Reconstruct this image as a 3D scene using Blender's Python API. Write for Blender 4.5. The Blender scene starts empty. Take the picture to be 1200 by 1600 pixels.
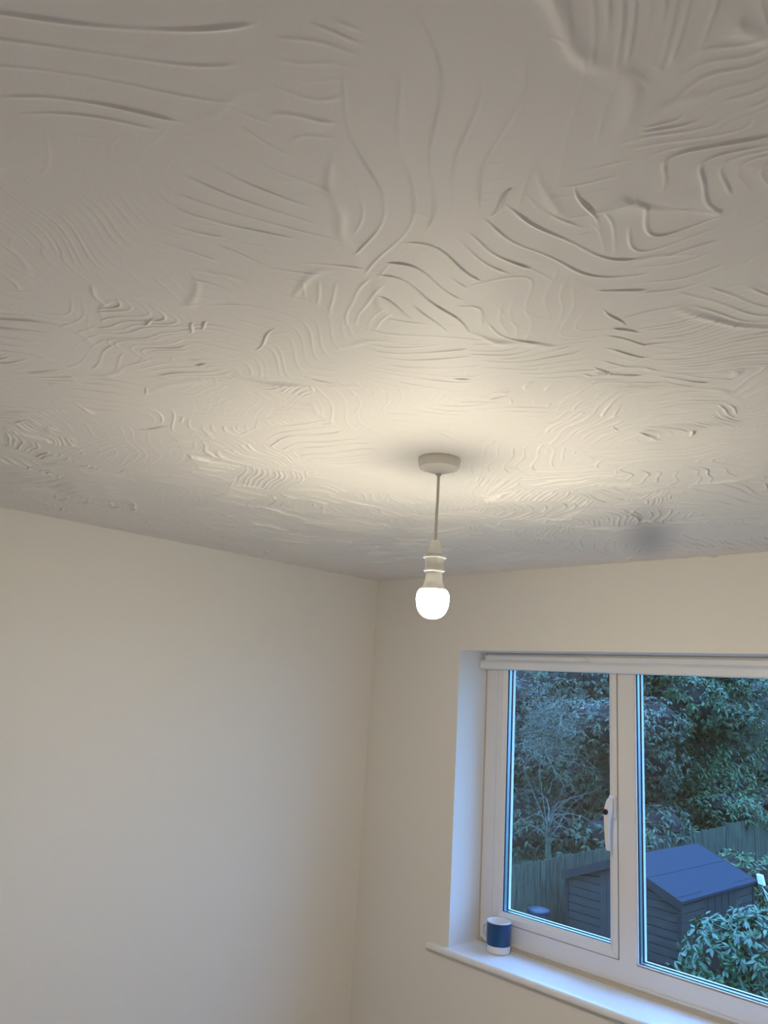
import bpy, math, random
import numpy as np
from mathutils import Matrix, Vector

# ------------------------------------------------------------------ camera, world, exposure
S = bpy.context.scene
COL = S.collection
cam_d = bpy.data.cameras.new('camera')
cam = bpy.data.objects.new('camera', cam_d)
COL.objects.link(cam)
S.camera = cam
cam_d.sensor_fit = 'HORIZONTAL'
cam_d.sensor_width = 36.0
cam_d.lens = 1194.5 / 1200.0 * 36.0
cam_d.clip_start = 0.05
cam_d.clip_end = 300
FW = Vector((-0.69869355, 0.67917023, 0.22484466))
RT = Vector((0.70584185, 0.70566707, 0.06181636))
UP = Vector((0.11668164, -0.20189546, 0.97243181))
M = Matrix.Identity(4)
for i in range(3):
    M[i][0], M[i][1], M[i][2] = RT[i], UP[i], -FW[i]
M.translation = Vector((2.38872, -2.30961, 1.94498))
cam.matrix_world = M

w = bpy.data.worlds.new('dusk_sky')
S.world = w
w.use_nodes = True
nt = w.node_tree
nt.nodes.clear()
out = nt.nodes.new('ShaderNodeOutputWorld')
bg = nt.nodes.new('ShaderNodeBackground')
tc = nt.nodes.new('ShaderNodeTexCoord')
sp = nt.nodes.new('ShaderNodeSeparateXYZ')
rp = nt.nodes.new('ShaderNodeValToRGB')
rp.color_ramp.elements[0].position = 0.40
rp.color_ramp.elements[0].color = (0.060, 0.155, 0.31, 1)
rp.color_ramp.elements[1].position = 0.80
rp.color_ramp.elements[1].color = (0.17, 0.42, 1.0, 1)
nt.links.new(tc.outputs['Generated'], sp.inputs[0])
nt.links.new(sp.outputs['Z'], rp.inputs['Fac'])
nt.links.new(rp.outputs['Color'], bg.inputs['Color'])
bg.inputs['Strength'].default_value = 14.0
nt.links.new(bg.outputs[0], out.inputs['Surface'])

S.view_settings.view_transform = 'Standard'
S.view_settings.look = 'None'
S.view_settings.gamma = 1.0
S.view_settings.use_curve_mapping = False
S.view_settings.exposure = 0.07

BULB_STRENGTH = 435.0
BULB_COLOR = (1.0, 0.895, 0.70)

# ------------------------------------------------------------------ materials
def mat(name, color, rough=0.6, spec=0.5, metal=0.0):
    m = bpy.data.materials.new(name)
    m.use_nodes = True
    b = m.node_tree.nodes['Principled BSDF']
    b.inputs['Base Color'].default_value = (*color, 1)
    b.inputs['Roughness'].default_value = rough
    b.inputs['Specular IOR Level'].default_value = spec
    b.inputs['Metallic'].default_value = metal
    return m

def bsdf(m):
    return m.node_tree.nodes['Principled BSDF']

def noise_color(m, c1, c2, scale, detail=4, stretch=(1, 1, 1), p0=0.35, p1=0.65):
    n = m.node_tree
    tc = n.nodes.new('ShaderNodeTexCoord')
    mp = n.nodes.new('ShaderNodeMapping')
    mp.inputs['Scale'].default_value = stretch
    nz = n.nodes.new('ShaderNodeTexNoise')
    nz.inputs['Scale'].default_value = scale
    nz.inputs['Detail'].default_value = detail
    r = n.nodes.new('ShaderNodeValToRGB')
    r.color_ramp.elements[0].position = p0
    r.color_ramp.elements[1].position = p1
    r.color_ramp.elements[0].color = (*c1, 1)
    r.color_ramp.elements[1].color = (*c2, 1)
    n.links.new(tc.outputs['Object'], mp.inputs[0])
    n.links.new(mp.outputs[0], nz.inputs['Vector'])
    n.links.new(nz.outputs['Fac'], r.inputs['Fac'])
    n.links.new(r.outputs['Color'], bsdf(m).inputs['Base Color'])
    return nz, r

def noise_bump(m, scale, strength, dist=0.002, detail=3, stretch=(1, 1, 1)):
    n = m.node_tree
    tc = n.nodes.new('ShaderNodeTexCoord')
    mp = n.nodes.new('ShaderNodeMapping')
    mp.inputs['Scale'].default_value = stretch
    nz = n.nodes.new('ShaderNodeTexNoise')
    nz.inputs['Scale'].default_value = scale
    nz.inputs['Detail'].default_value = detail
    bp = n.nodes.new('ShaderNodeBump')
    bp.inputs['Strength'].default_value = strength
    bp.inputs['Distance'].default_value = dist
    n.links.new(tc.outputs['Object'], mp.inputs[0])
    n.links.new(mp.outputs[0], nz.inputs['Vector'])
    n.links.new(nz.outputs['Fac'], bp.inputs['Height'])
    n.links.new(bp.outputs[0], bsdf(m).inputs['Normal'])

m_wall = mat('matt_wall_paint', (0.80, 0.77, 0.715), 0.75, 0.3)
noise_bump(m_wall, 60, 0.12, 0.002, 4)
m_ceil = mat('ceiling_paint', (0.81, 0.785, 0.745), 0.60, 0.3)
noise_bump(m_ceil, 220, 0.10, 0.001, 3)
def ceiling_patch(m, c, ax, ra, rb, col):
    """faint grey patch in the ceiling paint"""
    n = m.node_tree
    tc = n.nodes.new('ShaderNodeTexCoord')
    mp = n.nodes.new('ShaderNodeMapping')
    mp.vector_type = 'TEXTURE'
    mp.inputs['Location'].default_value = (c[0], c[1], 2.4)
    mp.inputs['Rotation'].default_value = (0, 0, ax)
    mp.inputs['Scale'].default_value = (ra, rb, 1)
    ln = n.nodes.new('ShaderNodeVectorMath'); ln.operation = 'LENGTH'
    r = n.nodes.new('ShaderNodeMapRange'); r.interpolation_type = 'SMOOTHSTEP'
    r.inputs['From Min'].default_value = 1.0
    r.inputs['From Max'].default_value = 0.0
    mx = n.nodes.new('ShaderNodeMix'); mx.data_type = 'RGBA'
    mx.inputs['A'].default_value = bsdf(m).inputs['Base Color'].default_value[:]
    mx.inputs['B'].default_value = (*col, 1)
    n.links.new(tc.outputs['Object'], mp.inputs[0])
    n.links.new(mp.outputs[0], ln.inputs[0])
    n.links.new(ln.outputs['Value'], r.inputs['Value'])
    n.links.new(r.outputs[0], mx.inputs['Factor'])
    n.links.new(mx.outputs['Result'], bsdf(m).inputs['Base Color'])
ceiling_patch(m_ceil, (1.42, -0.34), math.atan2(0.522, -0.261), 0.52, 0.105, (0.50, 0.49, 0.50))
m_floor = mat('beige_carpet', (0.76, 0.64, 0.55), 0.95, 0.1)
noise_bump(m_floor, 300, 0.5, 0.004)
m_upvc = mat('white_upvc', (0.78, 0.76, 0.75), 0.35, 0.5)
m_gloss = mat('white_gloss_paint', (0.80, 0.81, 0.83), 0.28, 0.6)
noise_bump(m_gloss, 14, 0.10, 0.002, 2)
m_reveal = mat('white_reveal_paint', (0.82, 0.835, 0.86), 0.6, 0.4)
noise_bump(m_reveal, 60, 0.10, 0.002, 3)
m_gasket = mat('black_rubber', (0.015, 0.017, 0.025), 0.6, 0.3)
m_spacer = mat('aluminium_spacer', (0.42, 0.46, 0.52), 0.35, 0.5, 0.9)
m_sealant = mat('aged_sealant', (0.55, 0.49, 0.40), 0.6, 0.3)
m_plastic = mat('cream_plastic', (0.80, 0.76, 0.68), 0.4, 0.5)
m_holder = mat('white_holder_plastic', (0.90, 0.88, 0.82), 0.4, 0.5)
m_flex = mat('grey_white_flex', (0.60, 0.56, 0.47), 0.5, 0.4)
m_black = mat('black_metal', (0.012, 0.012, 0.012), 0.3, 0.6)
m_handle = mat('white_handle_enamel', (0.80, 0.78, 0.78), 0.25, 0.5)
m_blue = mat('blue_glaze', (0.005, 0.060, 0.175), 0.18, 0.6)
m_china = mat('white_glaze', (0.80, 0.75, 0.72), 0.15, 0.6)
m_print = mat('black_print', (0.02, 0.02, 0.025), 0.3, 0.5)

def bulb_mat():
    m = bpy.data.materials.new('lit_opal_dome')
    m.use_nodes = True
    n = m.node_tree
    n.nodes.clear()
    o = n.nodes.new('ShaderNodeOutputMaterial')
    e = n.nodes.new('ShaderNodeEmission')
    e.inputs['Color'].default_value = (*BULB_COLOR, 1)
    e.inputs['Strength'].default_value = BULB_STRENGTH
    # the LED board faces down, so the dome gives more light downwards than from its shoulders
    g = n.nodes.new('ShaderNodeNewGeometry')
    sx = n.nodes.new('ShaderNodeSeparateXYZ')
    mr = n.nodes.new('ShaderNodeMapRange')
    mr.inputs['From Min'].default_value = 0.5
    mr.inputs['From Max'].default_value = -0.9
    mr.inputs['To Min'].default_value = BULB_STRENGTH * 0.22
    mr.inputs['To Max'].default_value = BULB_STRENGTH * 1.9
    n.links.new(g.outputs['Normal'], sx.inputs[0])
    n.links.new(sx.outputs['Z'], mr.inputs['Value'])
    n.links.new(mr.outputs[0], e.inputs['Strength'])
    n.links.new(e.outputs[0], o.inputs['Surface'])
    return m
m_dome = bulb_mat()

def glass_mat():
    m = bpy.data.materials.new('window_glass')
    m.use_nodes = True
    n = m.node_tree
    n.nodes.clear()
    o = n.nodes.new('ShaderNodeOutputMaterial')
    mx = n.nodes.new('ShaderNodeMixShader')
    fr = n.nodes.new('ShaderNodeFresnel')
    geo = n.nodes.new('ShaderNodeNewGeometry')
    ior = n.nodes.new('ShaderNodeMapRange')      # same reflectance when leaving the sheet as when entering it
    ior.inputs['To Min'].default_value = 1.45
    ior.inputs['To Max'].default_value = 1 / 1.45
    n.links.new(geo.outputs['Backfacing'], ior.inputs['Value'])
    n.links.new(ior.outputs[0], fr.inputs['IOR'])
    tr = n.nodes.new('ShaderNodeBsdfTransparent')
    tr.inputs['Color'].default_value = (0.975, 0.99, 0.99, 1)
    gl = n.nodes.new('ShaderNodeBsdfGlossy')
    gl.inputs['Roughness'].default_value = 0.0
    n.links.new(fr.outputs[0], mx.inputs[0])
    n.links.new(tr.outputs[0], mx.inputs[1])
    n.links.new(gl.outputs[0], mx.inputs[2])
    n.links.new(mx.outputs[0], o.inputs['Surface'])
    return m
m_glass = glass_mat()

def leaf_mat(name, c1, c2, rough=0.35, spec=0.5):
    m = mat(name, c1, rough, spec)
    n = m.node_tree
    g = n.nodes.new('ShaderNodeNewGeometry')
    r = n.nodes.new('ShaderNodeValToRGB')
    r.color_ramp.elements[0].color = (*c1, 1)
    r.color_ramp.elements[1].color = (*c2, 1)
    n.links.new(g.outputs['Random Per Island'], r.inputs['Fac'])
    n.links.new(r.outputs['Color'], bsdf(m).inputs['Base Color'])
    return m
m_leaf_rhodo = leaf_mat('rhododendron_leaf', (0.013, 0.028, 0.013), (0.075, 0.095, 0.045), 0.5, 0.24)
m_leaf_green = leaf_mat('evergreen_leaf', (0.013, 0.036, 0.011), (0.078, 0.125, 0.042), 0.5, 0.22)
m_leaf_laurel = leaf_mat('laurel_leaf', (0.008, 0.034, 0.011), (0.032, 0.090, 0.026), 0.36, 0.45)
m_leaf_pale = leaf_mat('pale_wispy_leaf', (0.035, 0.05, 0.026), (0.08, 0.10, 0.058), 0.6, 0.3)
m_core = mat('crown_shade_brown', (0.028, 0.022, 0.018), 0.95, 0.1)  # dark brown that paints the inner shade on the solid crown cores
m_bark = mat('brown_bark', (0.13, 0.115, 0.095), 0.9, 0.2)
m_twig = mat('pale_twig', (0.12, 0.115, 0.09), 0.8, 0.2)
m_branch = mat('pale_grey_branch', (0.11, 0.105, 0.085), 0.85, 0.2)
m_moss = mat('mossy_bark', (0.08, 0.12, 0.07), 0.9, 0.2)
noise_color(m_moss, (0.02, 0.03, 0.015), (0.06, 0.075, 0.045), 14)
m_lawn = mat('damp_grass', (0.035, 0.07, 0.03), 0.9, 0.2)
noise_color(m_lawn, (0.02, 0.04, 0.02), (0.05, 0.09, 0.04), 3)
m_felt = mat('roofing_felt', (0.02, 0.02, 0.02), 0.9, 0.12)
noise_color(m_felt, (0.011, 0.017, 0.027), (0.017, 0.024, 0.036), 90, 2, (1, 1, 1), 0.3, 0.75)
m_shed = mat('weathered_shed_board', (0.10, 0.11, 0.11), 0.85, 0.2)
noise_color(m_shed, (0.018, 0.020, 0.019), (0.034, 0.038, 0.035), 5, 5, (1, 1, 9))
m_shed_dark = mat('dark_shed_trim', (0.016, 0.018, 0.018), 0.8, 0.2)
m_fence = mat('weathered_fence_board', (0.14, 0.16, 0.13), 0.9, 0.2)
noise_color(m_fence, (0.016, 0.020, 0.015), (0.085, 0.095, 0.06), 4, 6, (9, 7, 0.8), 0.35, 0.72)
m_butt = mat('blue_plastic', (0.006, 0.017, 0.032), 0.5, 0.4)
m_whitebox = mat('white_plastic_box', (0.55, 0.57, 0.57), 0.4, 0.5)
m_brick = mat('house_render', (0.45, 0.42, 0.38), 0.9, 0.2)

# ------------------------------------------------------------------ helpers
def link(o, parent=None):
    COL.objects.link(o)
    if parent is not None:
        o.parent = parent
    return o

def tag(o, label=None, cat=None, group=None, kind=None):
    if label: o['label'] = label
    if cat: o['category'] = cat
    if group: o['group'] = group
    if kind: o['kind'] = kind
    return o

def empty(name, loc=(0, 0, 0), rz=0.0):
    o = bpy.data.objects.new(name, None)
    o.empty_display_size = 0.1
    o.location = loc
    o.rotation_euler = (0, 0, rz)
    COL.objects.link(o)
    return o

class MB:
    def __init__(s):
        s.v, s.f, s.mi = [], [], []
    def add(s, vs, fs, mi=0):
        b = len(s.v)
        s.v += [tuple(p) for p in vs]
        s.f += [tuple(b + i for i in f) for f in fs]
        s.mi += [mi] * len(fs)
        return s
    def box(s, x0, x1, y0, y1, z0, z1, mi=0):
        return s.add([(x0, y0, z0), (x1, y0, z0), (x1, y1, z0), (x0, y1, z0),
                      (x0, y0, z1), (x1, y0, z1), (x1, y1, z1), (x0, y1, z1)],
                     [(3, 2, 1, 0), (4, 5, 6, 7), (0, 1, 5, 4), (1, 2, 6, 5), (2, 3, 7, 6), (3, 0, 4, 7)], mi)
    def hexa(s, p, mi=0):
        return s.add(p, [(3, 2, 1, 0), (4, 5, 6, 7), (0, 1, 5, 4), (1, 2, 6, 5), (2, 3, 7, 6), (3, 0, 4, 7)], mi)
    def extrude_x(s, prof, x0, x1, mi=0):       # prof: (y, z) points
        n = len(prof)
        vs = [(x0, y, z) for y, z in prof] + [(x1, y, z) for y, z in prof]
        fs = [(i, (i + 1) % n, n + (i + 1) % n, n + i) for i in range(n)]
        fs += [tuple(range(n))[::-1], tuple(range(n, 2 * n))]
        return s.add(vs, fs, mi)
    def lathe(s, prof, cx=0, cy=0, n=48, mi=0, cap=True):   # prof: (r, z)
        vs, fs = [], []
        for r, z in prof:
            for k in range(n):
                a = 2 * math.pi * k / n
                vs.append((cx + r * math.cos(a), cy + r * math.sin(a), z))
        for j in range(len(prof) - 1):
            for k in range(n):
                k2 = (k + 1) % n
                fs.append((j * n + k, j * n + k2, (j + 1) * n + k2, (j + 1) * n + k))
        if cap:
            fs.append(tuple(range(n))[::-1])
            fs.append(tuple((len(prof) - 1) * n + k for k in range(n)))
        return s.add(vs, fs, mi)
    def tube(s, pts, rad, n=8, mi=0, sy=1.0):
        pts = [Vector(p) for p in pts]
        if not isinstance(rad, (list, tuple)): rad = [rad] * len(pts)
        vs, fs = [], []
        up = Vector((0.13, 0.27, 0.95))
        for i, p in enumerate(pts):
            t = (pts[min(i + 1, len(pts) - 1)] - pts[max(i - 1, 0)]).normalized()
            a = t.cross(up)
            if a.length < 0.15: a = t.cross(Vector((1, 0.1, 0)))
            a.normalize()
            b = t.cross(a)
            for k in range(n):
                an = 2 * math.pi * k / n
                vs.append(p + a * math.cos(an) * rad[i] + b * math.sin(an) * rad[i] * sy)
        for i in range(len(pts) - 1):
            for k in range(n):
                k2 = (k + 1) % n
                fs.append((i * n + k, i * n + k2, (i + 1) * n + k2, (i + 1) * n + k))
        fs.append(tuple(range(n))[::-1])
        fs.append(tuple((len(pts) - 1) * n + k for k in range(n)))
        return s.add(vs, fs, mi)
    def build(s, name, mats, parent=None, bevel=0, smooth=False, seg=2):
        me = bpy.data.meshes.new(name)
        me.from_pydata(s.v, [], s.f)
        if not isinstance(mats, (list, tuple)): mats = [mats]
        for m in mats: me.materials.append(m)
        me.polygons.foreach_set('material_index', s.mi)
        me.update()
        import bmesh
        b = bmesh.new(); b.from_mesh(me)
        bmesh.ops.recalc_face_normals(b, faces=b.faces)
        if bevel:
            es = [e for e in b.edges if len(e.link_faces) == 2 and e.calc_face_angle(0) > 0.5]
            bmesh.ops.bevel(b, geom=es, offset=bevel, segments=seg, affect='EDGES', profile=0.5, clamp_overlap=True)
        b.to_mesh(me); b.free()
        if smooth:
            me.polygons.foreach_set('use_smooth', [True] * len(me.polygons))
            try: me.set_sharp_from_angle(angle=math.radians(38))
            except Exception: pass
        o = bpy.data.objects.new(name, me)
        return link(o, parent)

def np_mesh(name, V, Fq, mats, parent=None, smooth=False, tri=False):
    k = 3 if tri else 4
    me = bpy.data.meshes.new(name)
    me.vertices.add(len(V))
    me.vertices.foreach_set('co', np.ascontiguousarray(V, dtype=np.float32).ravel())
    nf = len(Fq)
    me.loops.add(nf * k)
    me.loops.foreach_set('vertex_index', np.ascontiguousarray(Fq, dtype=np.int32).ravel())
    me.polygons.add(nf)
    me.polygons.foreach_set('loop_start', np.arange(0, nf * k, k, dtype=np.int32))
    me.polygons.foreach_set('loop_total', np.full(nf, k, dtype=np.int32))
    if smooth: me.polygons.foreach_set('use_smooth', np.ones(nf, dtype=bool))
    me.materials.append(mats)
    me.update(calc_edges=True)
    o = bpy.data.objects.new(name, me)
    return link(o, parent)

# ------------------------------------------------------------------ dimensions
CZ = 2.400                     # ceiling
RX, RY = 3.15, -3.30           # room extent: x 0..RX, y RY..0
WT = 0.30                      # outer wall thickness
XL, XR = 0.479, 2.240          # window opening
ZH, ZS = 2.1076, 1.069         # head and sill
FD = 0.170                     # depth of the frame face in the reveal

# ------------------------------------------------------------------ room shell
def swall(name, mb, m=m_wall):
    o = mb.build(name, m)
    o['kind'] = 'structure'
    return o

swall('floor', MB().box(-0.15, RX + 0.15, RY - 0.15, WT, -0.2, 0.0), m_floor)
swall('wall_left', MB().box(-0.15, 0.0, RY - 0.15, WT, 0.0, CZ + 0.15))
swall('wall_far', MB().box(RX, RX + 0.15, RY - 0.15, WT, 0.0, CZ + 0.15))
swall('wall_back', MB().box(0.0, RX, RY - 0.15, RY, 0.0, CZ + 0.15))
wr = MB()   # window wall with its opening as one ring
x0, x1 = 0.0, RX
vs = []
for y in (0.0, WT):
    vs += [(x0, y, 0), (x1, y, 0), (x1, y, CZ + 0.15), (x0, y, CZ + 0.15),
           (XL, y, ZS - 0.03), (XR, y, ZS - 0.03), (XR, y, ZH), (XL, y, ZH)]
fs = []
for a, b in ((0, 1), (1, 2), (2, 3), (3, 0)):
    fs.append((a, b, b + 4, a + 4)); fs.append((a + 8, b + 8, b + 12, a + 12))
    fs.append((a, b, b + 8, a + 8)); fs.append((a + 4, b + 4, b + 12, a + 12))
wr.add(vs, fs)
wr.mi = [1 if i % 4 == 3 else 0 for i in range(16)]       # the reveal is painted plain white
swall('wall_right', wr, [m_wall, m_reveal])

# ------------------------------------------------------------------ ceiling with combed plaster swirls
def make_ceiling():
    rng = np.random.RandomState(11)
    def axis(pts, steps):
        a = [pts[0]]
        for p, q, s in zip(pts[:-1], pts[1:], steps):
            n = max(1, int(round((q - p) / s)))
            a += list(p + (q - p) * np.arange(1, n + 1) / n)
        return np.array(a)
    X = axis([0.0, 0.5, 1.0, 1.5, 2.45, 2.75, RX], [0.0026, 0.0023, 0.0020, 0.0015, 0.006, 0.05])
    Y = axis([RY, -2.4, -2.25, -1.45, -1.0, -0.5, 0.0], [0.06, 0.006, 0.0015, 0.0018, 0.0022, 0.0023])
    H = np.zeros((len(Y), len(X)), dtype=np.float32)
    # slow undulation of the plaster bed
    gx, gy = np.meshgrid(X, Y)
    for _ in range(10):
        k = rng.uniform(4, 14); a = rng.uniform(0, 6.28); ph = rng.uniform(0, 6.28)
        H += (0.0007 * 6 / k * np.sin(k * (gx * math.cos(a) + gy * math.sin(a)) + ph)).astype(np.float32)

    def stroke(cx, cy, th, a, b, sp, amp, sweep):
        R = math.hypot(a, b) * 1.12
        i0, i1 = np.searchsorted(X, [cx - R, cx + R])
        j0, j1 = np.searchsorted(Y, [cy - R, cy + R])
        if i1 - i0 < 3 or j1 - j0 < 3: return
        xx = X[i0:i1][None, :] - cx
        yy = Y[j0:j1][:, None] - cy
        ct, st = math.cos(th), math.sin(th)
        u = xx * ct + yy * st
        v = -xx * st + yy * ct
        # common curve the comb was drawn along
        k1 = rng.uniform(2.2, 6.2) / (a * 2); p1 = rng.uniform(0, 6.28); A1 = sweep * rng.uniform(0.5, 1.0)
        k2 = rng.uniform(9, 16) / (a * 2); p2 = rng.uniform(0, 6.28); A2 = A1 * 0.22
        bend = rng.uniform(-1, 1) * sweep / (a * a) * 0.9
        g = A1 * np.sin(k1 * u + p1) + A2 * np.sin(k2 * u + p2) + bend * u * u
        dg = A1 * k1 * np.cos(k1 * u + p1) + A2 * k2 * np.cos(k2 * u + p2) + 2 * bend * u
        cosf = 1 / np.sqrt(1 + dg * dg)
        fan = 1 + rng.uniform(-0.5, 0.5) * u / a
        q = (v - g) / sp * fan + 0.10 * np.sin(31 * u + 17 * v + p1) + 0.07 * np.sin(-43 * v + 26 * u + p2)
        n = np.round(q).astype(np.int32)
        N = n - n.min()
        cnt = int(N.max()) + 1
        jit = rng.uniform(-0.26, 0.26, cnt)[N]
        am = (rng.uniform(0.35, 1.0, cnt))[N]
        us = rng.uniform(-1.2, -0.45, cnt)[N] * a
        ue = rng.uniform(0.45, 1.2, cnt)[N] * a
        d = (q - n - jit) * sp * cosf
        wd = rng.uniform(0.0010, 0.0016) * (1.25 if math.hypot(cx - 2.39, cy + 2.31) > 1.5 else 1.0)
        win = np.clip((u - us) / (0.22 * a), 0, 1) * np.clip((ue - u) / (0.14 * a), 0, 1)
        win = win * win * (3 - 2 * win)
        sgn = 1 if rng.rand() < 0.5 else -1
        sk = 0.40 * np.exp(-np.abs(d) / (3.2 * wd)) / (1 + np.exp(-sgn * d / (0.5 * wd)))
        ridge = amp * am * win * (np.exp(-(d / wd) ** 2) + sk)
        ridge *= 0.72 + 0.28 * np.sin(47 * u + n * 1.7 + p2)
        ridge = np.maximum(ridge, 0)
        rr = (np.abs(u / a) ** 3 + np.abs(v / b) ** 3) ** (1 / 3.0)
        wob = 0.06 * np.sin(24 * u + p1) + 0.05 * np.sin(33 * v + p2) + 0.03 * np.sin(71 * u - 50 * v)
        rr = rr + wob
        m = np.clip((1.0 - rr) / 0.10, 0, 1)
        m = m * m * (3 - 2 * m)
        lipn = np.clip(np.sin(9 * u + p1) * np.sin(13 * u + 11 * v + p2) + 0.1, 0, 1)
        side = np.clip(v / b * sgn * 2 - 0.8, 0, 1)
        lip = amp * 1.5 * lipn * side * np.exp(-((rr - 0.95) * min(a, b) / (0.0028 + 0.004 * lipn)) ** 2)
        h = H[j0:j1, i0:i1]
        H[j0:j1, i0:i1] = h * (1 - m) + (h * 0.12 + ridge) * m + lip

    # strokes, in random order so later ones run over earlier ones
    pts = []
    s = 0.068
    for x in np.arange(-0.05, 2.55, s):
        for y in np.arange(-2.35, 0.06, s):
            pts.append((x + rng.uniform(-s, s) * 0.6, y + rng.uniform(-s, s) * 0.6))
    rng.shuffle(pts)
    for x, y in pts:
        a = rng.uniform(0.07, 0.16)
        b = rng.uniform(0.06, 0.12)
        th = rng.normal(math.radians(70), 0.9) if rng.rand() < 0.7 else rng.uniform(0, 6.28)
        spc = rng.choice([0.012, 0.017, 0.023, 0.031], p=[0.2, 0.3, 0.3, 0.2]) * rng.uniform(0.85, 1.15)
        if spc > 0.025: a *= 1.35; b *= 1.25
        stroke(x, y, th, a, b, spc, rng.choice([0.0003, rng.uniform(0.0008, 0.0014), rng.uniform(0.0014, 0.0021)], p=[.05, .50, .45]) * (0.9 + 1.3 * min(1, max(0, (math.hypot(x - 2.39, y + 2.31) - .7) / 1.0))), rng.uniform(0.012, 0.065))
    # torn flaps where the comb was lifted
    for _ in range(80):
        cx, cy = rng.uniform(0, 2.5), rng.uniform(-2.3, 0)
        th = rng.uniform(0, 3.14); L = rng.uniform(0.012, 0.045); W = rng.uniform(0.0012, 0.0032)
        i0, i1 = np.searchsorted(X, [cx - L, cx + L]); j0, j1 = np.searchsorted(Y, [cy - L, cy + L])
        if i1 - i0 < 3 or j1 - j0 < 3: continue
        xx = X[i0:i1][None, :] - cx; yy = Y[j0:j1][:, None] - cy
        u = (xx * math.cos(th) + yy * math.sin(th)) / L
        v = (-xx * math.sin(th) + yy * math.cos(th)) + 0.2 * L * np.sin(2.2 * u)
        wid = W * np.clip(1 - u * u, 0.02, 1)
        e = np.clip(1 - np.abs(v) / wid, 0, 1) ** 0.7 * np.clip(1 - np.abs(u), 0, 1) ** 0.5
        H[j0:j1, i0:i1] = np.maximum(H[j0:j1, i0:i1], 0.0026 * e)
    # smooth where the wall meets and around the rose
    r = np.hypot(gx - 1.407, gy + 1.21)
    H *= np.clip((r - 0.045) / 0.05, 0, 1)
    ny, nx = H.shape
    V = np.empty((ny * nx, 3), dtype=np.float32)
    V[:, 0] = gx.ravel(); V[:, 1] = gy.ravel(); V[:, 2] = CZ - H.ravel()
    idx = np.arange(ny * nx).reshape(ny, nx)
    F = np.stack([idx[:-1, :-1], idx[1:, :-1], idx[1:, 1:], idx[:-1, 1:]], -1).reshape(-1, 4)
    # closed slab: top and sides
    b = len(V)
    V = np.vstack([V, [[0, RY, CZ + .15], [RX, RY, CZ + .15], [RX, 0, CZ + .15], [0, 0, CZ + .15]]])
    F = np.vstack([F, [[b, b + 1, b + 2, b + 3]]])
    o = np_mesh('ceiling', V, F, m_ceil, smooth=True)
    o['kind'] = 'structure'
    return o
make_ceiling()

# ------------------------------------------------------------------ window
win = empty('window_1', (XL, FD, ZS))
win['kind'] = 'structure'
def wpart(mb, name, m, parent=None, **k):
    # geometry is written in room coordinates; shift into the window's frame
    mb.v = [(x - XL, y - FD, z - ZS) for x, y, z in mb.v]
    return mb.build(name, m, parent or win, **k)

def ring(mb, X0, X1, Z0, Z1, l, r, b, t, y0, y1):
    """mitred rectangular frame: outer rect and widths of its members"""
    o = [(X0, Z0), (X1, Z0), (X1, Z1), (X0, Z1)]
    i = [(X0 + l, Z0 + b), (X1 - r, Z0 + b), (X1 - r, Z1 - t), (X0 + l, Z1 - t)]
    for k in range(4):
        a, c = o[k], o[(k + 1) % 4]
        d, e = i[(k + 1) % 4], i[k]
        mb.hexa([(a[0], y0, a[1]), (c[0], y0, c[1]), (d[0], y0, d[1]), (e[0], y0, e[1]),
                 (a[0], y1, a[1]), (c[0], y1, c[1]), (d[0], y1, d[1]), (e[0], y1, e[1])])
    return mb

SX0, SX1, SZ0, SZ1 = 0.541, 1.0425, 1.150, 2.072      # left opening sash, outer edge
PX0, PX1, PZ0, PZ1 = 1.104, 1.615, 1.147, 2.054        # fixed pane opening
XM = 0.5 * (PX0 + PX1)
# outer frame members
f = MB()
f.box(XL + 0.006, SX0 - 0.003, FD, FD + 0.07, ZS, ZH)
f.box(2 * XM - SX0 + 0.003, XR - 0.0, FD, FD + 0.07, ZS, ZH)
f.box(SX0 - 0.003, 2 * XM - SX0 + 0.003, FD + 0.0, FD + 0.07, SZ1 + 0.003, ZH)
f.box(SX0 - 0.003, 2 * XM - SX0 + 0.003, FD + 0.0, FD + 0.07, ZS, SZ0 - 0.003)
f.box(PX0, PX1, FD, FD + 0.07, SZ0 - 0.003, PZ0)
f.box(PX0, PX1, FD, FD + 0.07, PZ1, SZ1 + 0.003)
wpart(f, 'window_frame', m_upvc)
for a, b in ((SX1 + 0.003, PX0), (PX1, 2 * XM - SX1 - 0.003)):
    wpart(MB().box(a, b, FD, FD + 0.07, SZ0 - 0.003, SZ1 + 0.003), 'mullion', m_upvc)
# dark rebate behind the gap around each sash
def pane(parent, gx0, gx1, gz0, gz1, yb):
    """double glazing: beads, gasket, spacer, two sheets of glass, outer lip"""
    def add(mb, name, m, **k): return wpart(mb, name, m, parent, **k)
    add(ring(MB(), gx0 - 0.001, gx1 + 0.001, gz0 - 0.001, gz1 + 0.001, .003, .003, .003, .003, yb + .012, yb + .0155), 'gasket', m_gasket)
    g = MB(); e = 0.006
    g.box(gx0 - e, gx1 + e, yb + .0155, yb + .0185, gz0 - e, gz1 + e)
    g.box(gx0 - e, gx1 + e, yb + .0345, yb + .0375, gz0 - e, gz1 + e)
    add(g, 'glass_pane', m_glass)
    add(ring(MB(), gx0 - .004, gx1 + .004, gz0 - .004, gz1 + .004, .005, .005, .005, .005, yb + .0190, yb + .0338), 'spacer_bar', m_spacer)
    add(ring(MB(), gx0 - .003, gx1 + .003, gz0 - .003, gz1 + .003, .006, .006, .006, .006, yb + .0378, yb + .0415), 'gasket', m_gasket)
    add(ring(MB(), gx0 - .004, gx1 + .004, gz0 - .004, gz1 + .004, .004, .004, .004, .004, yb + .0420, yb + .060), 'outer_lip', m_upvc)
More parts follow.
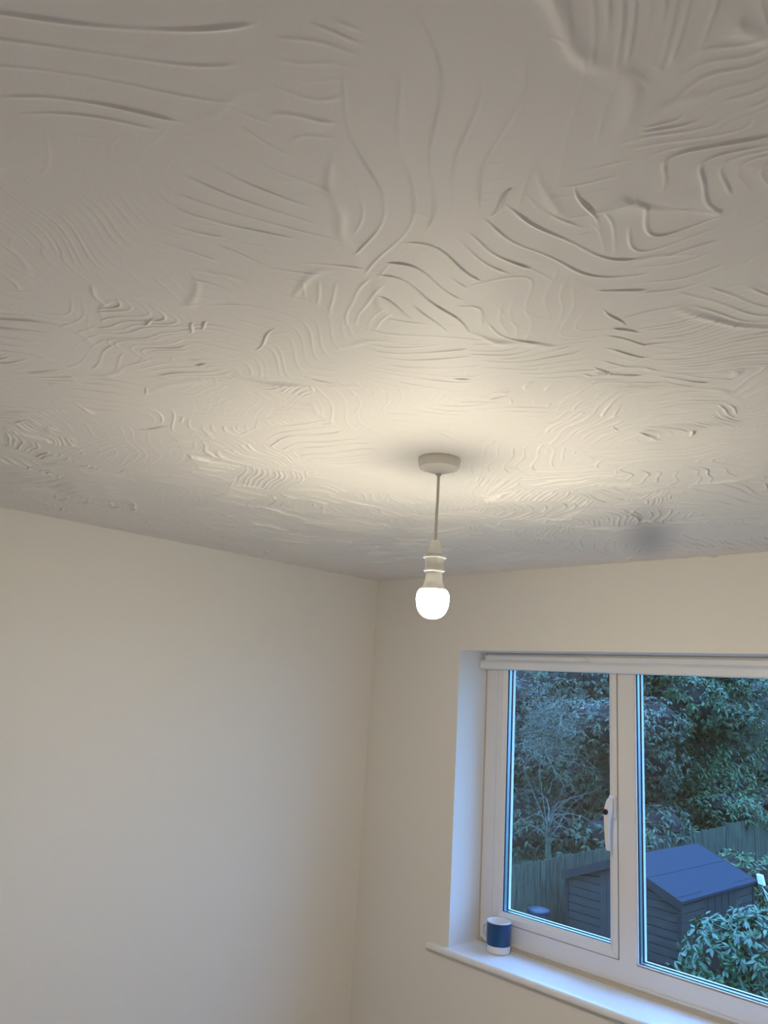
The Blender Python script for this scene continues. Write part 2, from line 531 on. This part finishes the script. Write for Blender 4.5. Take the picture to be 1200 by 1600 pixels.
def sash(x0, x1):
    yb = FD - 0.004
    lw, rw, bw, tw = 0.040, 0.030, 0.035, 0.022
    gx0, gx1, gz0, gz1 = x0 + lw, x1 - rw, SZ0 + bw, SZ1 - tw
    mb = ring(MB(), x0, x1, SZ0, SZ1, lw - .014, rw - .012, bw - .013, tw - .012, yb, yb + .060)
    s = wpart(mb, 'opening_sash', m_upvc, bevel=.0012, seg=1)
    # glazing bead: sloped inner moulding
    o = [(x0 + lw - .014, SZ0 + bw - .013), (x1 - rw + .012, SZ0 + bw - .013), (x1 - rw + .012, SZ1 - tw + .012), (x0 + lw - .014, SZ1 - tw + .012)]
    i = [(gx0, gz0), (gx1, gz0), (gx1, gz1), (gx0, gz1)]
    bd = MB()
    for k in range(4):
        a, c, d, e = o[k], o[(k + 1) % 4], i[(k + 1) % 4], i[k]
        bd.hexa([(a[0], yb + .001, a[1]), (c[0], yb + .001, c[1]), (d[0], yb + .008, d[1]), (e[0], yb + .008, e[1]),
                 (a[0], yb + .012, a[1]), (c[0], yb + .012, c[1]), (d[0], yb + .012, d[1]), (e[0], yb + .012, e[1])])
    bo = wpart(bd, 'glazing_bead', m_upvc, s)
    pane(s, gx0, gx1, gz0, gz1, yb)
    return s
s1 = sash(SX0, SX1)
s2 = sash(2 * XM - SX1, 2 * XM - SX0)
bd = ring(MB(), PX0, PX1, PZ0, PZ1, .004, .004, .004, .004, FD + .004, FD + .012)
wpart(bd, 'glazing_bead', m_upvc)
pane(win, PX0 + .004, PX1 - .004, PZ0 + .004, PZ1 - .004, FD)
# sealant beads
sb = MB().extrude_x([(FD, ZS), (FD - .010, ZS), (FD - .009, ZS + .004), (FD - .003, ZS + .009), (FD, ZS + .010)], XL, XR)
wpart(sb, 'sealant_bead', m_sealant)
wpart(MB().box(XL, XL + .0065, FD - .0015, FD + .01, ZS, ZH), 'sealant_bead', m_sealant)
wpart(MB().box(XL + .03, XR, FD - .004, FD, ZS + .0135, ZS + .0215), 'frame_ledge', m_upvc, bevel=.0015, seg=1)
# sill board with rounded nose
prof = [(-.0105, ZS), (-.0150, ZS - .0012), (-.0188, ZS - .004), (-.0212, ZS - .008), (-.0222, ZS - .0125), (-.0222, ZS - .017),
        (-.0205, ZS - .0205), (-.0180, ZS - .0215), (0, ZS - .0215), (0, ZS)]
sl = MB().extrude_x(prof, 0.392, XR + .085)
sl.box(XL, XR, 0.0, FD + .05, ZS - .030, ZS)
wpart(sl, 'window_sill', m_gloss, smooth=True)
# handle
hd = MB()
hx = 1.030
base = wpart(MB().box(hx - .0125, hx + .0135, FD - .016, FD - .004, 1.573, 1.645), 'window_handle', m_handle, bevel=.005, seg=3)
lev = MB()
yc = FD - .032
lv = MB()
path = [(1.655 - .012, .0085, .010, FD - .020), (1.632, .0110, .013, FD - .028), (1.612, .0125, .0155, FD - .036), (1.594, .0125, .0155, FD - .040),
        (1.574, .0105, .0110, FD - .044), (1.545, .0092, .0080, FD - .046), (1.510, .0085, .0068, FD - .044), (1.488, .0080, .0062, FD - .040), (1.482, .006, .005, FD - .039)]
n = 16
vs = []
for z, rx, ry, y in path:
    z -= .006
    for k in range(n):
        a = 2 * math.pi * k / n
        vs.append((hx + rx * math.copysign(abs(math.cos(a)) ** .7, math.cos(a)), y + ry * math.copysign(abs(math.sin(a)) ** .7, math.sin(a)), z))
fs = [(i * n + k, i * n + (k + 1) % n, (i + 1) * n + (k + 1) % n, (i + 1) * n + k) for i in range(len(path) - 1) for k in range(n)]
fs += [tuple(range(n)), tuple((len(path) - 1) * n + k for k in range(n))]
lv.add(vs, fs)
wpart(lv, 'lever', m_handle, base, smooth=True)
lk = MB()
lk_prof = [(.0082, 0), (.0090, .002), (.0090, .0065), (.0078, .008)]
lk.lathe(lk_prof, n=24)
lk.lathe([(.003, .008), (.003, .0095)], n=16)
# lathe axis turned to face the room (-y, slightly left)
lk.v = [(hx + x, FD - .0535 - z, 1.596 + y) for x, y, z in lk.v]
wpart(lk, 'lock_button', m_black, base, smooth=True)

# ------------------------------------------------------------------ rail at the head of the reveal
rail = empty('curtain_rail', (0.484, 0.125, 2.045))
tag(rail, 'long white plastic rail fixed across the top of the window reveal', 'curtain rail')
def rpart(mb, name, m, parent=None, **k):
    mb.v = [(x - .484, y - .125, z - 2.045) for x, y, z in mb.v]
    return mb.build(name, m, parent or rail, **k)
rpart(MB().extrude_x([(.124, 2.050), (.128, 2.045), (.169, 2.045), (.169, 2.079), (.130, 2.079), (.124, 2.070)], .4835, XR - .004), 'front_channel', m_gloss)
rpart(MB().extrude_x([(.131, 2.079), (.169, 2.079), (.169, 2.098), (.131, 2.098)], .4995, XR - .012), 'upper_channel', m_gloss, bevel=.0015, seg=1)
ir = rpart(MB().extrude_x([(.126, 2.0805), (.131, 2.0805), (.131, 2.0955), (.126, 2.0955)], .556, .945), 'slider_strip', m_gloss, bevel=.001, seg=1)
rpart(MB().box(.945, .962, .1235, .131, 2.0805, 2.0935), 'end_stop', m_upvc, ir, bevel=.002)

# ------------------------------------------------------------------ pendant lamp
PXc, PYc = 1.407, -1.21
pl = empty('pendant_light', (PXc, PYc, CZ))
tag(pl, 'lit bare bulb hanging on a white cord from a round ceiling rose', 'ceiling light')
rose = MB().lathe([(.0420, .0), (.0428, -.003), (.0420, -.008), (.0392, -.0195), (.0065, -.0315), (.0045, -.0318)], n=64)
r_o = rose.build('ceiling_rose', m_plastic, pl, smooth=True)
MB().box(-.0006, .0006, -.0422, -.0402, -.018, -.002).build('seam', m_gloss, r_o)
MB().lathe([(.0052, -.030), (.0052, -.0345), (.004, -.0350)], n=24).build('cord_grip', m_flex, r_o, smooth=True)
MB().tube([(0, 0, -.034), (.0006, 0, -.08), (-.0002, 0, -.12), (0, 0, -.172)], .0029, 12).build('cord', m_flex, pl, smooth=True)
Z = lambda z: z - CZ
holder = MB().lathe([(.0045, Z(2.2335)), (.0082, Z(2.2330)), (.0096, Z(2.230)), (.0108, Z(2.220)), (.0128, Z(2.2080)), (.0150, Z(2.2065)), (.0192, Z(2.2060)), (.0192, Z(2.2045)), (.0170, Z(2.2042)),
                     (.0180, Z(2.2035)), (.0180, Z(2.176)), (.0172, Z(2.1735)), (.0172, Z(2.170)), (.010, Z(2.170))], n=64)
h_o = holder.build('lampholder', m_holder, pl, smooth=True)
MB().lathe([(.0182, Z(2.2025)), (.0222, Z(2.2025)), (.0228, Z(2.2010)), (.0226, Z(2.1985)), (.0182, Z(2.1980))], n=64, cap=False).build('skirt_ring', m_gloss, h_o, smooth=True)
MB().lathe([(.0172, Z(2.1755)), (.0202, Z(2.1755)), (.0206, Z(2.1742)), (.0204, Z(2.1722)), (.0172, Z(2.1718))], n=64, cap=False).build('retaining_ring', m_gloss, h_o, smooth=True)
bb = MB().lathe([(.0120, Z(2.1700)), (.0150, Z(2.1690)), (.0158, Z(2.166)), (.0168, Z(2.155)), (.0205, Z(2.143)), (.0255, Z(2.1375)), (.0262, Z(2.1362)), (.020, Z(2.1362))], n=64)
b_o = bb.build('light_bulb', m_holder, pl, smooth=True)
dp = [(.0262, 2.1360), (.0290, 2.1325), (.0308, 2.1270), (.0316, 2.1200), (.0312, 2.1120), (.0298, 2.1040), (.0270, 2.0965), (.0228, 2.0900), (.0170, 2.0850), (.0100, 2.0820), (.0030, 2.0808)]
MB().lathe([(r, Z(z)) for r, z in dp], n=64).build('bulb_dome', m_dome, b_o, smooth=True)

# ------------------------------------------------------------------ mug on the sill
mx, my = 0.6125, 0.1125
mug = empty('mug', (mx, my, ZS + .0003))
tag(mug, 'blue and white china mug standing on the window sill', 'mug')
R0 = .0425
prof_o = [(.030, 0.0), (.0345, .0008), (.0372, .004), (R0, .010), (R0, .0235)]
body = MB()
pr = [(.032, .0016), (.0345, 0.0), (.0390, .0006), (.0415, .0035), (R0, .009), (R0, .0252), (R0, .0260), (R0, .0980), (R0, .0988), (R0 - .0002, .1005), (R0 - .0012, .1013), (R0 - .0024, .1005),
      (R0 - .0030, .098), (R0 - .0032, .010), (R0 - .008, .0055), (.004, .005)]
n = 72
vs = [(r * math.cos(2 * math.pi * k / n), r * math.sin(2 * math.pi * k / n), z) for r, z in pr for k in range(n)]
fs, mi = [], []
for j in range(len(pr) - 1):
    for k in range(n):
        fs.append((j * n + k, j * n + (k + 1) % n, (j + 1) * n + (k + 1) % n, (j + 1) * n + k)); mi.append(1 if j == 6 else 0)
fs.append(tuple(range(n))[::-1]); mi.append(0)
fs.append(tuple((len(pr) - 1) * n + k for k in range(n))); mi.append(0)
body.v, body.f, body.mi = vs, fs, mi
b_o = body.build('mug_body', [m_china, m_blue], mug, smooth=True)
ha = math.radians(186)
hp = []
for t in np.linspace(0, 1, 15):
    a = math.pi * (t - .5)
    d = R0 - .003 + .0275 * (max(0, math.cos(a)) ** .75)
    hp.append((d * math.cos(ha), d * math.sin(ha), .056 - .029 * math.sin(a)))
MB().tube(hp, .0052, 12, sy=.85).build('handle', m_china, mug, smooth=True)
# small black print beside the handle on the white foot band
pm = MB()
def glyph(a0, a1, z0, z1, mb=pm):
    n = 5
    for k in range(n):
        p, q = a0 + (a1 - a0) * k / n, a0 + (a1 - a0) * (k + 1) / n
        r = R0 + .0002
        mb.hexa([(r * math.cos(p), r * math.sin(p), z0), (r * math.cos(q), r * math.sin(q), z0), ((r - .0008) * math.cos(q), (r - .0008) * math.sin(q), z0), ((r - .0008) * math.cos(p), (r - .0008) * math.sin(p), z0),
                 (r * math.cos(p), r * math.sin(p), z1), (r * math.cos(q), r * math.sin(q), z1), ((r - .0008) * math.cos(q), (r - .0008) * math.sin(q), z1), ((r - .0008) * math.cos(p), (r - .0008) * math.sin(p), z1)])
glyph(math.radians(222), math.radians(248), .0208, .0226)
glyph(math.radians(222), math.radians(238), .0168, .0186)
glyph(math.radians(222), math.radians(230), .0128, .0146)
pm.build('printed_mark', m_print, mug)

# ================================================================== outdoors
G = -2.6
lawn = MB().box(-45, 40, 0.6, 60, G - .3, G).build('ground', m_lawn)
lawn['kind'] = 'structure'
swall('wall_outer', MB().box(-0.15, RX + .15, 0.02, WT, G, -0.2), m_brick)

# ---- shed
SH = empty('garden_shed', (-5.19, 9.76, G), -0.04)
tag(SH, 'dark weathered timber garden shed with a felt apex roof', 'shed')
SW, SL, HE, HR = 2.105, 2.69, 1.745, 2.16
OV = .07      # roof overhang
def shiplap(name, p0, p1, z0, z1f, nrm, step=.125, cut=None):
    """horizontal lapped boards from p0 to p1; z1f(t) gives the top height at t along the wall"""
    p0, p1 = Vector(p0), Vector(p1); L = (p1 - p0).length; d = (p1 - p0) / L; nv = Vector(nrm)
    mbs = [MB() for _ in range(1 if cut is None else 2)]
    z = z0
    while z < 3:
        zt = z + step
        # clip board to the top profile
        ts = []
        for i in range(41):
            t = i / 40 * L
            if z1f(t / L) > z + .01: ts.append(t)
        if not ts: break
        a, b = min(ts), max(ts)
        spans = [(a, b, 0)] if cut is None else [(a, min(b, cut[0]), 0), (max(a, cut[1]), b, 1)]
        for a, b, q in spans:
            if b - a < .02: continue
            mb = mbs[q]
            A, B = p0 + d * a, p0 + d * b
            for (za, zb, o) in ((z, zt - .014, .014), (zt - .014, zt, -.010)):
                ta, tb = max(min(zb, z1f(a / L)), za + .002), max(min(zb, z1f(b / L)), za + .002)
                o0, i_ = nv * o, -nv * .016
                mb.hexa([A + o0 + Vector((0, 0, za)), B + o0 + Vector((0, 0, za)), B + i_ + Vector((0, 0, za)), A + i_ + Vector((0, 0, za)),
                         A + o0 + Vector((0, 0, ta)), B + o0 + Vector((0, 0, tb)), B + i_ + Vector((0, 0, tb)), A + i_ + Vector((0, 0, ta))])
        z = zt
    for mb in mbs: mb.build(name, m_shed, SH)
x0, x1, y0, y1 = OV, SW - OV, OV, SL - OV
gab = lambda t: HE - .03 + (HR - HE) * (1 - abs(2 * t - 1)) - .02
shiplap('gable_wall', (x0, y0, 0), (x1, y0, 0), .05, gab, (0, -1, 0), cut=(.62, 1.36))
shiplap('gable_wall', (x1, y1, 0), (x0, y1, 0), .05, gab, (0, 1, 0))
flat = lambda t: HE - .05
shiplap('side_wall', (x1, y0, 0), (x1, y1, 0), .05, flat, (1, 0, 0), cut=(.75, 1.85))
shiplap('side_wall', (x0, y1, 0), (x0, y0, 0), .05, flat, (-1, 0, 0))
dr = MB()
for k in range(6):
    a = x0 + .62 + k * .1233
    dr.box(a + .001, a + .1215, y0 - .02, y0 + .01, .05, HE - .07 + (HR - HE) * (1 - abs(2 * (a + .06 - x0) / (x1 - x0) - 1)))
dr.build('gable_door', m_shed, SH, bevel=.003, seg=1)
dr = MB()
for k in range(9):
    a = y0 + .75 + k * .122
    dr.box(x1 - .01, x1 + .014 + .006 * (k % 2), a + .001, a + .120, .05, HE - .06)
dr.build('boarded_panel', m_shed_dark, SH, bevel=.003, seg=1)
for px, py in ((x0, y0), (x1, y0), (x0, y1), (x1, y1)):
    MB().box(px - .03, px + .03, py - .03, py + .03, 0, HE - .02).build('corner_post', m_shed_dark, SH, bevel=.004, seg=1)
MB().box(x0 + .05, x1 - .05, y0 + .03, y1 - .03, .0, .08).build('floor_base', m_shed_dark, SH)
for sx in (0, 1):
    e, r = (0, SW / 2) if sx == 0 else (SW, SW / 2)
    th = .035
    rf = MB().hexa([(e, 0, HE - th), (r, 0, HR - th), (r, SL, HR - th), (e, SL, HE - th), (e, 0, HE), (r, 0, HR), (r, SL, HR), (e, SL, HE)])
    # felt lap seam
    t = .52
    ex, ez = e + (r - e) * t, HE + (HR - HE) * t
    t2 = .545
    ex2, ez2 = e + (r - e) * t2, HE + (HR - HE) * t2
    rf.hexa([(ex, 0, ez), (ex2, 0, ez2), (ex2, SL, ez2), (ex, SL, ez), (ex, 0, ez + .006), (ex2, 0, ez2 + .003), (ex2, SL, ez2 + .003), (ex, SL, ez + .006)])
    rf.build('felt_roof', m_felt, SH)
    for yb in (-.02, SL + .0):
        MB().hexa([(e, yb, HE - .13), (r, yb, HR - .13), (r, yb + .022, HR - .13), (e, yb + .022, HE - .13),
                   (e, yb, HE + .004), (r, yb, HR + .004), (r, yb + .022, HR + .004), (e, yb + .022, HE + .004)]).build('barge_board', m_shed_dark, SH)
# ---- white box at the eave corner with its leads
wb = empty('white_box', (-2.90, 12.36, -0.90))
tag(wb, 'small white plastic box with hanging leads at the far shed eave corner', 'box')
MB().hexa([(-.06, -.04, 0), (.05, -.04, -.015), (.05, .04, -.015), (-.06, .04, 0), (-.085, -.04, .16), (.015, -.04, .15), (.015, .04, .15), (-.085, .04, .16)]).build('box_body', m_whitebox, wb, bevel=.012)
MB().tube([(0, 0, -.01), (.01, 0, -.06), (.12, -.02, -.17), (.30, -.05, -.28)], .007, 6).build('lead', m_whitebox, wb)
MB().tube([(0, 0, -.01), (.012, 0, -.07), (.09, 0, -.24), (.20, .05, -.42)], .007, 6).build('lead', m_whitebox, wb)

# ---- fence
FN = empty('garden_fence', (-5.75, 5.0, G))
tag(FN, 'tall weathered vertical board garden fence behind the shed', 'fence')
random.seed(5)
y = 0.0
k = 0
while y < 22:
    pn = MB()
    yy = y + .05
    off = random.uniform(-.03, .03)
    while yy < y + 1.8:
        h = 1.80 + off + random.uniform(-.012, .012)
        tx = random.uniform(-.004, .004)
        pn.box(tx, tx + .014, yy, yy + .094, .03, h)
        yy += .098
    for z in (.35, 1.0, 1.55): pn.box(-.04, .0, y + .05, y + 1.82, z, z + .05)
    pn.build('fence_panel', m_fence, FN)
    MB().box(-.05, .03, y - .04, y + .04, 0, 1.86).build('fence_post', m_fence, FN)
    y += 1.86
    k += 1

# ---- water butt
wbt = empty('water_butt', (-5.32, 9.27, G))
tag(wbt, 'round blue plastic barrel with lid between the fence and the shed', 'barrel')
MB().lathe([(.15, 0), (.17, .05), (.185, .5), (.172, 1.14), (.168, 1.16)], n=40).build('barrel_body', m_butt, wbt, smooth=True)
MB().lathe([(.182, 1.15), (.188, 1.18), (.176, 1.20), (.08, 1.225), (.02, 1.23)], n=40).build('lid', m_butt, wbt, smooth=True)

# ---- foliage tools
def norm(a):
    return a / np.maximum(np.linalg.norm(a, axis=-1, keepdims=True), 1e-9)

def leaves(P, D, Nn, L, W, name, m, parent, detailed=False):
    """P base points, D axis directions, Nn leaf normals"""
    D = norm(D); S = norm(np.cross(D, Nn)); Nn = norm(np.cross(S, D))
    L = L[:, None]; W = W[:, None]
    if not detailed:
        V = np.stack([P, P + D * L * .45 + S * W * .5 + Nn * W * .10, P + D * L * 1.0 - Nn * L * .10, P + D * L * .45 - S * W * .5 + Nn * W * .10, P + D * L * .5 - Nn * W * .02], 1)
        F = np.array([[0, 1, 2, 4], [0, 4, 2, 3]])
        k = 5
    else:
        rows = [P]
        for s, wd, dr in ((.22, .78, .0), (.5, 1.0, .02), (.78, .66, .06)):
            c = P + D * L * s - Nn * L * dr
            rows += [c + S * W * .5 * wd + Nn * W * .10, c - Nn * W * .02, c - S * W * .5 * wd + Nn * W * .10]
        rows.append(P + D * L - Nn * L * .12)
        V = np.stack(rows, 1)
        k = 11
        F = np.array([[0, 1, 2, 2], [0, 2, 3, 3], [1, 4, 5, 2], [2, 5, 6, 3], [4, 7, 8, 5], [5, 8, 9, 6], [7, 10, 8, 8], [8, 10, 9, 9]])
    n = len(P)
    base = (np.arange(n) * k)[:, None, None]
    if not detailed:
        FF = (F[None] + base).reshape(-1, 4)
        return np_mesh(name, V.reshape(-1, 3), FF, m, parent)
    tri = []
    for q in F:
        if q[2] == q[3]: tri.append(q[:3])
        else: tri += [[q[0], q[1], q[2]], [q[0], q[2], q[3]]]
    tri = np.array(tri)
    FF = (tri[None] + base).reshape(-1, 3)
    return np_mesh(name, V.reshape(-1, 3), FF, m, parent, smooth=True, tri=True)

def whorls(rng, C, O, per, L, W, droop, spread=.9):
    """leaf whorls at twig tips C facing outward O"""
    n = len(C)
    O = norm(O)
    r = rng.normal(size=(n, per, 3))
    T = norm(r - (r * O[:, None]).sum(-1, keepdims=True) * O[:, None])
    D = O[:, None] * rng.uniform(.1, .7, (n, per, 1)) + T * spread + np.array([0, 0, -droop])
    D = norm(D)
    up = np.array([0, 0, 1.0]) + O[:, None] * .5 + rng.normal(size=(n, per, 3)) * .25
    P = np.repeat(C[:, None], per, 1) + D * .01
    Ls = L * rng.uniform(.65, 1.2, n * per)
    return P.reshape(-1, 3), D.reshape(-1, 3), up.reshape(-1, 3), Ls, W * rng.uniform(.8, 1.2, n * per)

def crown(rng, lumps, dens, per, L, W, droop, face=(0.3, -1, 0.4)):
    """tips spread over the lumps' skins; only sides the garden could show"""
    Cs, Os = [], []
    f = norm(np.array(face, float))
    for (cx, cy, cz, rx, ry, rz) in lumps:
        n = int(dens * (rx * ry + ry * rz + rx * rz) * 4)
        d = norm(rng.normal(size=(n, 3)))
        d = d[(d @ f) > -.35]
        rad = 1 + rng.normal(size=(len(d), 1)) * .07
        Cs.append(np.array([cx, cy, cz]) + d * np.array([rx, ry, rz]) * rad)
        Os.append(norm(d / np.array([rx, ry, rz])))
    return whorls(rng, np.vstack(Cs), np.vstack(Os), per, L, W, droop)

def blob_core(rng, lumps, name, parent, scale=.80):  # solid dark lumps, added to close sky gaps and paint the crowns' inner shade
    mb = MB()
    for (cx, cy, cz, rx, ry, rz) in lumps:
        n, m = 14, 9
        vs = []
        for j in range(m + 1):
            ph = math.pi * j / m
            for k in range(n):
                a = 2 * math.pi * k / n
                q = scale * (1 + rng.uniform(-.08, .08))
                vs.append((cx + rx * q * math.sin(ph) * math.cos(a), cy + ry * q * math.sin(ph) * math.sin(a), cz + rz * q * math.cos(ph)))
        fs = [(j * n + k, j * n + (k + 1) % n, (j + 1) * n + (k + 1) % n, (j + 1) * n + k) for j in range(m) for k in range(n)]
        mb.add(vs, fs)
    return mb.build(name, m_core, parent)

def local(lumps, o): return [(a - o[0], b - o[1], c - o[2], d, e, f) for a, b, c, d, e, f in lumps]

def tree(name, loc, label, lumps, m, seed, dens, per, L, W, droop, trunk_r=.16, group=None):
    rng = np.random.RandomState(seed)
    t = empty(name, loc)
    tag(t, label, 'tree', group)
    lm = local(lumps, loc)
    P, D, U, Ls, Ws = crown(rng, lm, dens, per, L, W, droop)
    leaves(P, D, U, Ls, Ws, 'foliage', m, t)
    blob_core(rng, lm, 'shade_core', t)
    mb = MB()
    top = max(l[2] for l in lm)
    mb.tube([(0, 0, 0), (.05, .03, top * .4), (-.05, 0, top)], [trunk_r, trunk_r * .8, trunk_r * .4], 10)
    for l in lm:
        mb.tube([(0, 0, min(top * .6, max(.3, l[2] * .5))), (l[0] * .5, l[1] * .5, l[2] * .8), (l[0], l[1], l[2])], [trunk_r * .5, trunk_r * .35, trunk_r * .15], 6)
    mb.build('trunk', m_bark, t)
    return t

# broad drooping evergreen seen through both panes
def lumps_in(rng, n, xr, yr, zr, rr):
    return [(rng.uniform(*xr), rng.uniform(*yr), rng.uniform(*zr), *(rng.uniform(*rr) * np.array([1, 1.1, .62]))) for _ in range(n)]
r1 = np.random.RandomState(3)
rh = lumps_in(r1, 34, (-9.4, -7.0), (13.6, 17.6), (-1.3, 2.7), (.7, 1.15))
rh += [(-6.35, y, z, .75, .8, .42) for y, z in ((13.6, -.75), (14.6, -.95), (15.5, -.7))]
tree('evergreen_tree', (-8.4, 15.8, G), 'broad-leaved evergreen tree with drooping leaf clusters behind the fence, left of the mullion and beyond', rh, m_leaf_rhodo, 4, 26, 7, .16, .055, .55)
r2 = np.random.RandomState(8)
gr = lumps_in(r2, 78, (-9.6, -7.0), (18.9, 30.0), (-1.5, 3.2), (.8, 1.4))
gr += [(-6.4, y, z, .8, .9, .45) for y, z in ((19.6, -.6), (20.9, -.8), (22.4, -.6), (24.0, -.5))]
tree('dense_evergreen_tree', (-8.0, 24.5, G), 'large dense green evergreen tree filling the upper right pane above the shed roof', gr, m_leaf_green, 9, 34, 7, .18, .055, .5)
r3 = np.random.RandomState(15)
lf = lumps_in(r3, 26, (-12.0, -10.4), (10.0, 17.0), (-1.8, 2.8), (.9, 1.5))
tree('dark_hedge_tree', (-10.8, 14.0, G), 'dark shaded evergreen tree at the left edge of the left pane', lf, m_leaf_rhodo, 16, 14, 7, .17, .055, .5)
r4 = np.random.RandomState(21)
bk = lumps_in(r4, 36, (-15.5, -12.5), (19.0, 40.0), (-1.6, 3.6), (1.5, 2.3))
tree('background_tree', (-14.0, 28.0, G), 'tall dark tree farthest back behind the other evergreens', bk, m_leaf_green, 22, 9, 7, .22, .07, .5)

# ---- bare and wispy plants built from twigs
def twigs(mb, rng, p, d, length, r, depth, bend, kids, gravity=0.0):
    pts, rad = [np.array(p, float)], [r]
    d = np.array(d, float)
    n = 6
    for i in range(n):
        d = norm(d + rng.normal(size=3) * bend + np.array([0, 0, -gravity]))
        pts.append(pts[-1] + d * length / n)
        rad.append(r * (1 - .75 * (i + 1) / n))
    mb.tube(pts, rad, 4 if r < .02 else 7)
    if depth > 0:
        for _ in range(kids):
            k = rng.randint(1, n)
            dd = norm(d * .3 + norm(pts[k + 1] - pts[k]) * .6 + rng.normal(size=3) * .55)
            twigs(mb, rng, pts[k], dd, length * rng.uniform(.45, .75), rad[k] * .6, depth - 1, bend, kids, gravity)

# bare arching sapling with a mossy trunk
rng = np.random.RandomState(31)
sp_ = empty('bare_sapling', (-6.45, 11.25, G))
tag(sp_, 'bare arching sapling with a mossy trunk just above the fence in the left pane', 'tree')
MB().tube([(0, 0, 0), (.03, -.02, 1.0), (0, .02, 1.9), (.02, 0, 2.25)], [.085, .075, .05, .02], 10).build('trunk', m_moss, sp_, smooth=True)
tw = MB()
for k in range(15):
    a = rng.uniform(0, 6.28)
    twigs(tw, rng, (0, 0, rng.uniform(1.8, 2.25)), (math.cos(a) * .8, math.sin(a) * .8, rng.uniform(.5, 1.2)), rng.uniform(.7, 1.5), .008, 1, .30, 4, .14)
tw.build('branches', m_branch, sp_)

def wispy(name, loc, label, cz, size, seed, mleaf, n_tw, n_leaf, L):
    rng = np.random.RandomState(seed)
    t = empty(name, loc)
    tag(t, label, 'shrub')
    tw = MB()
    for q in range(2): tw.tube([(0, 0, 0), (.1 * q - .15, .3 - .2 * q, cz * .45), (.25 * q - .4, .2 * q - .3, cz * .75), (.35 * q - .5, -.2 * q + .3, cz)], [.014, .011, .008, .004], 6)
    tips = []
    for k in range(n_tw):
        c = rng.normal(size=3) * np.array(size) * .45 + np.array([0, 0, cz])
        d = norm(rng.normal(size=3) + np.array([0, 0, .2]))
        twigs(tw, rng, c, d, rng.uniform(.5, 1.1), .007, 1, .35, 3, .08)
    tw.build('twigs', m_twig, t)
    C = rng.normal(size=(n_leaf, 3)) * np.array(size) * .5 + np.array([0, 0, cz])
    D = rng.normal(size=(n_leaf, 3)) + np.array([0, 0, -.4])
    leaves(C, D, rng.normal(size=(n_leaf, 3)), L * rng.uniform(.6, 1.3, n_leaf), .014 * rng.uniform(.7, 1.3, n_leaf), 'fine_leaves', mleaf, t)
    return t
wispy('wispy_shrub', (-7.15, 12.3, G), 'pale tangle of fine bare twigs at the top of the left pane', 4.05, (.7, .75, .85), 41, m_leaf_pale, 90, 2600, .10)
wispy('wispy_tree', (-7.0, 23.0, G), 'pale bluish wispy tree in the top right corner of the window', 4.3, (.9, 1.3, .75), 43, m_leaf_pale, 90, 5000, .12)

# ---- laurel bush in front of the shed
rng = np.random.RandomState(51)
lb = empty('laurel_bush', (-1.88, 9.0, G))
tag(lb, 'rounded glossy green laurel bush in front of the shed, bottom right of window', 'bush')
lm = [(-.25, 0, 1.22, .60, .60, .62), (.25, .05, 1.38, .62, .62, .62), (-.15, .25, .85, .78, .7, .65), (.55, 0, .95, .6, .6, .65), (-.42, -.1, .80, .50, .5, .50), (-.02, .1, 1.62, .36, .36, .36), (.2, -.25, .7, .75, .5, .65), (.5, .1, 1.50, .4, .4, .35)]
P, D, U, Ls, Ws = crown(rng, lm, 72, 6, .125, .042, .30)
leaves(P, D, U, Ls, Ws, 'foliage', m_leaf_laurel, lb, True)
blob_core(rng, lm, 'shade_core', lb, .72)
st = MB()
for k in range(26):
    a = rng.uniform(0, 6.28); r = rng.uniform(.1, .6)
    st.tube([(0, 0, 0), (r * .5 * math.cos(a), r * .5 * math.sin(a), .7), (r * math.cos(a), r * math.sin(a), rng.uniform(1.3, 1.75))], [.02, .012, .004], 5)
st.build('stems', m_bark, lb)
# ---- low shrub behind the shed, against the fence
rng = np.random.RandomState(61)
ls = empty('low_shrub', (-4.35, 16.3, G))
tag(ls, 'small leafy shrub growing behind the far end of the shed roof', 'shrub')
lm = [(0, 0, 1.05, .6, .9, .45), (.2, .9, .75, .5, .8, .5), (-.3, -.7, 1.15, .5, .6, .45), (.6, 1.4, .5, .6, .8, .6)]
P, D, U, Ls, Ws = crown(rng, lm, 30, 7, .15, .045, .1)
leaves(P, D, U, Ls, Ws, 'foliage', m_leaf_green, ls)
blob_core(rng, lm, 'shade_core', ls, .7)
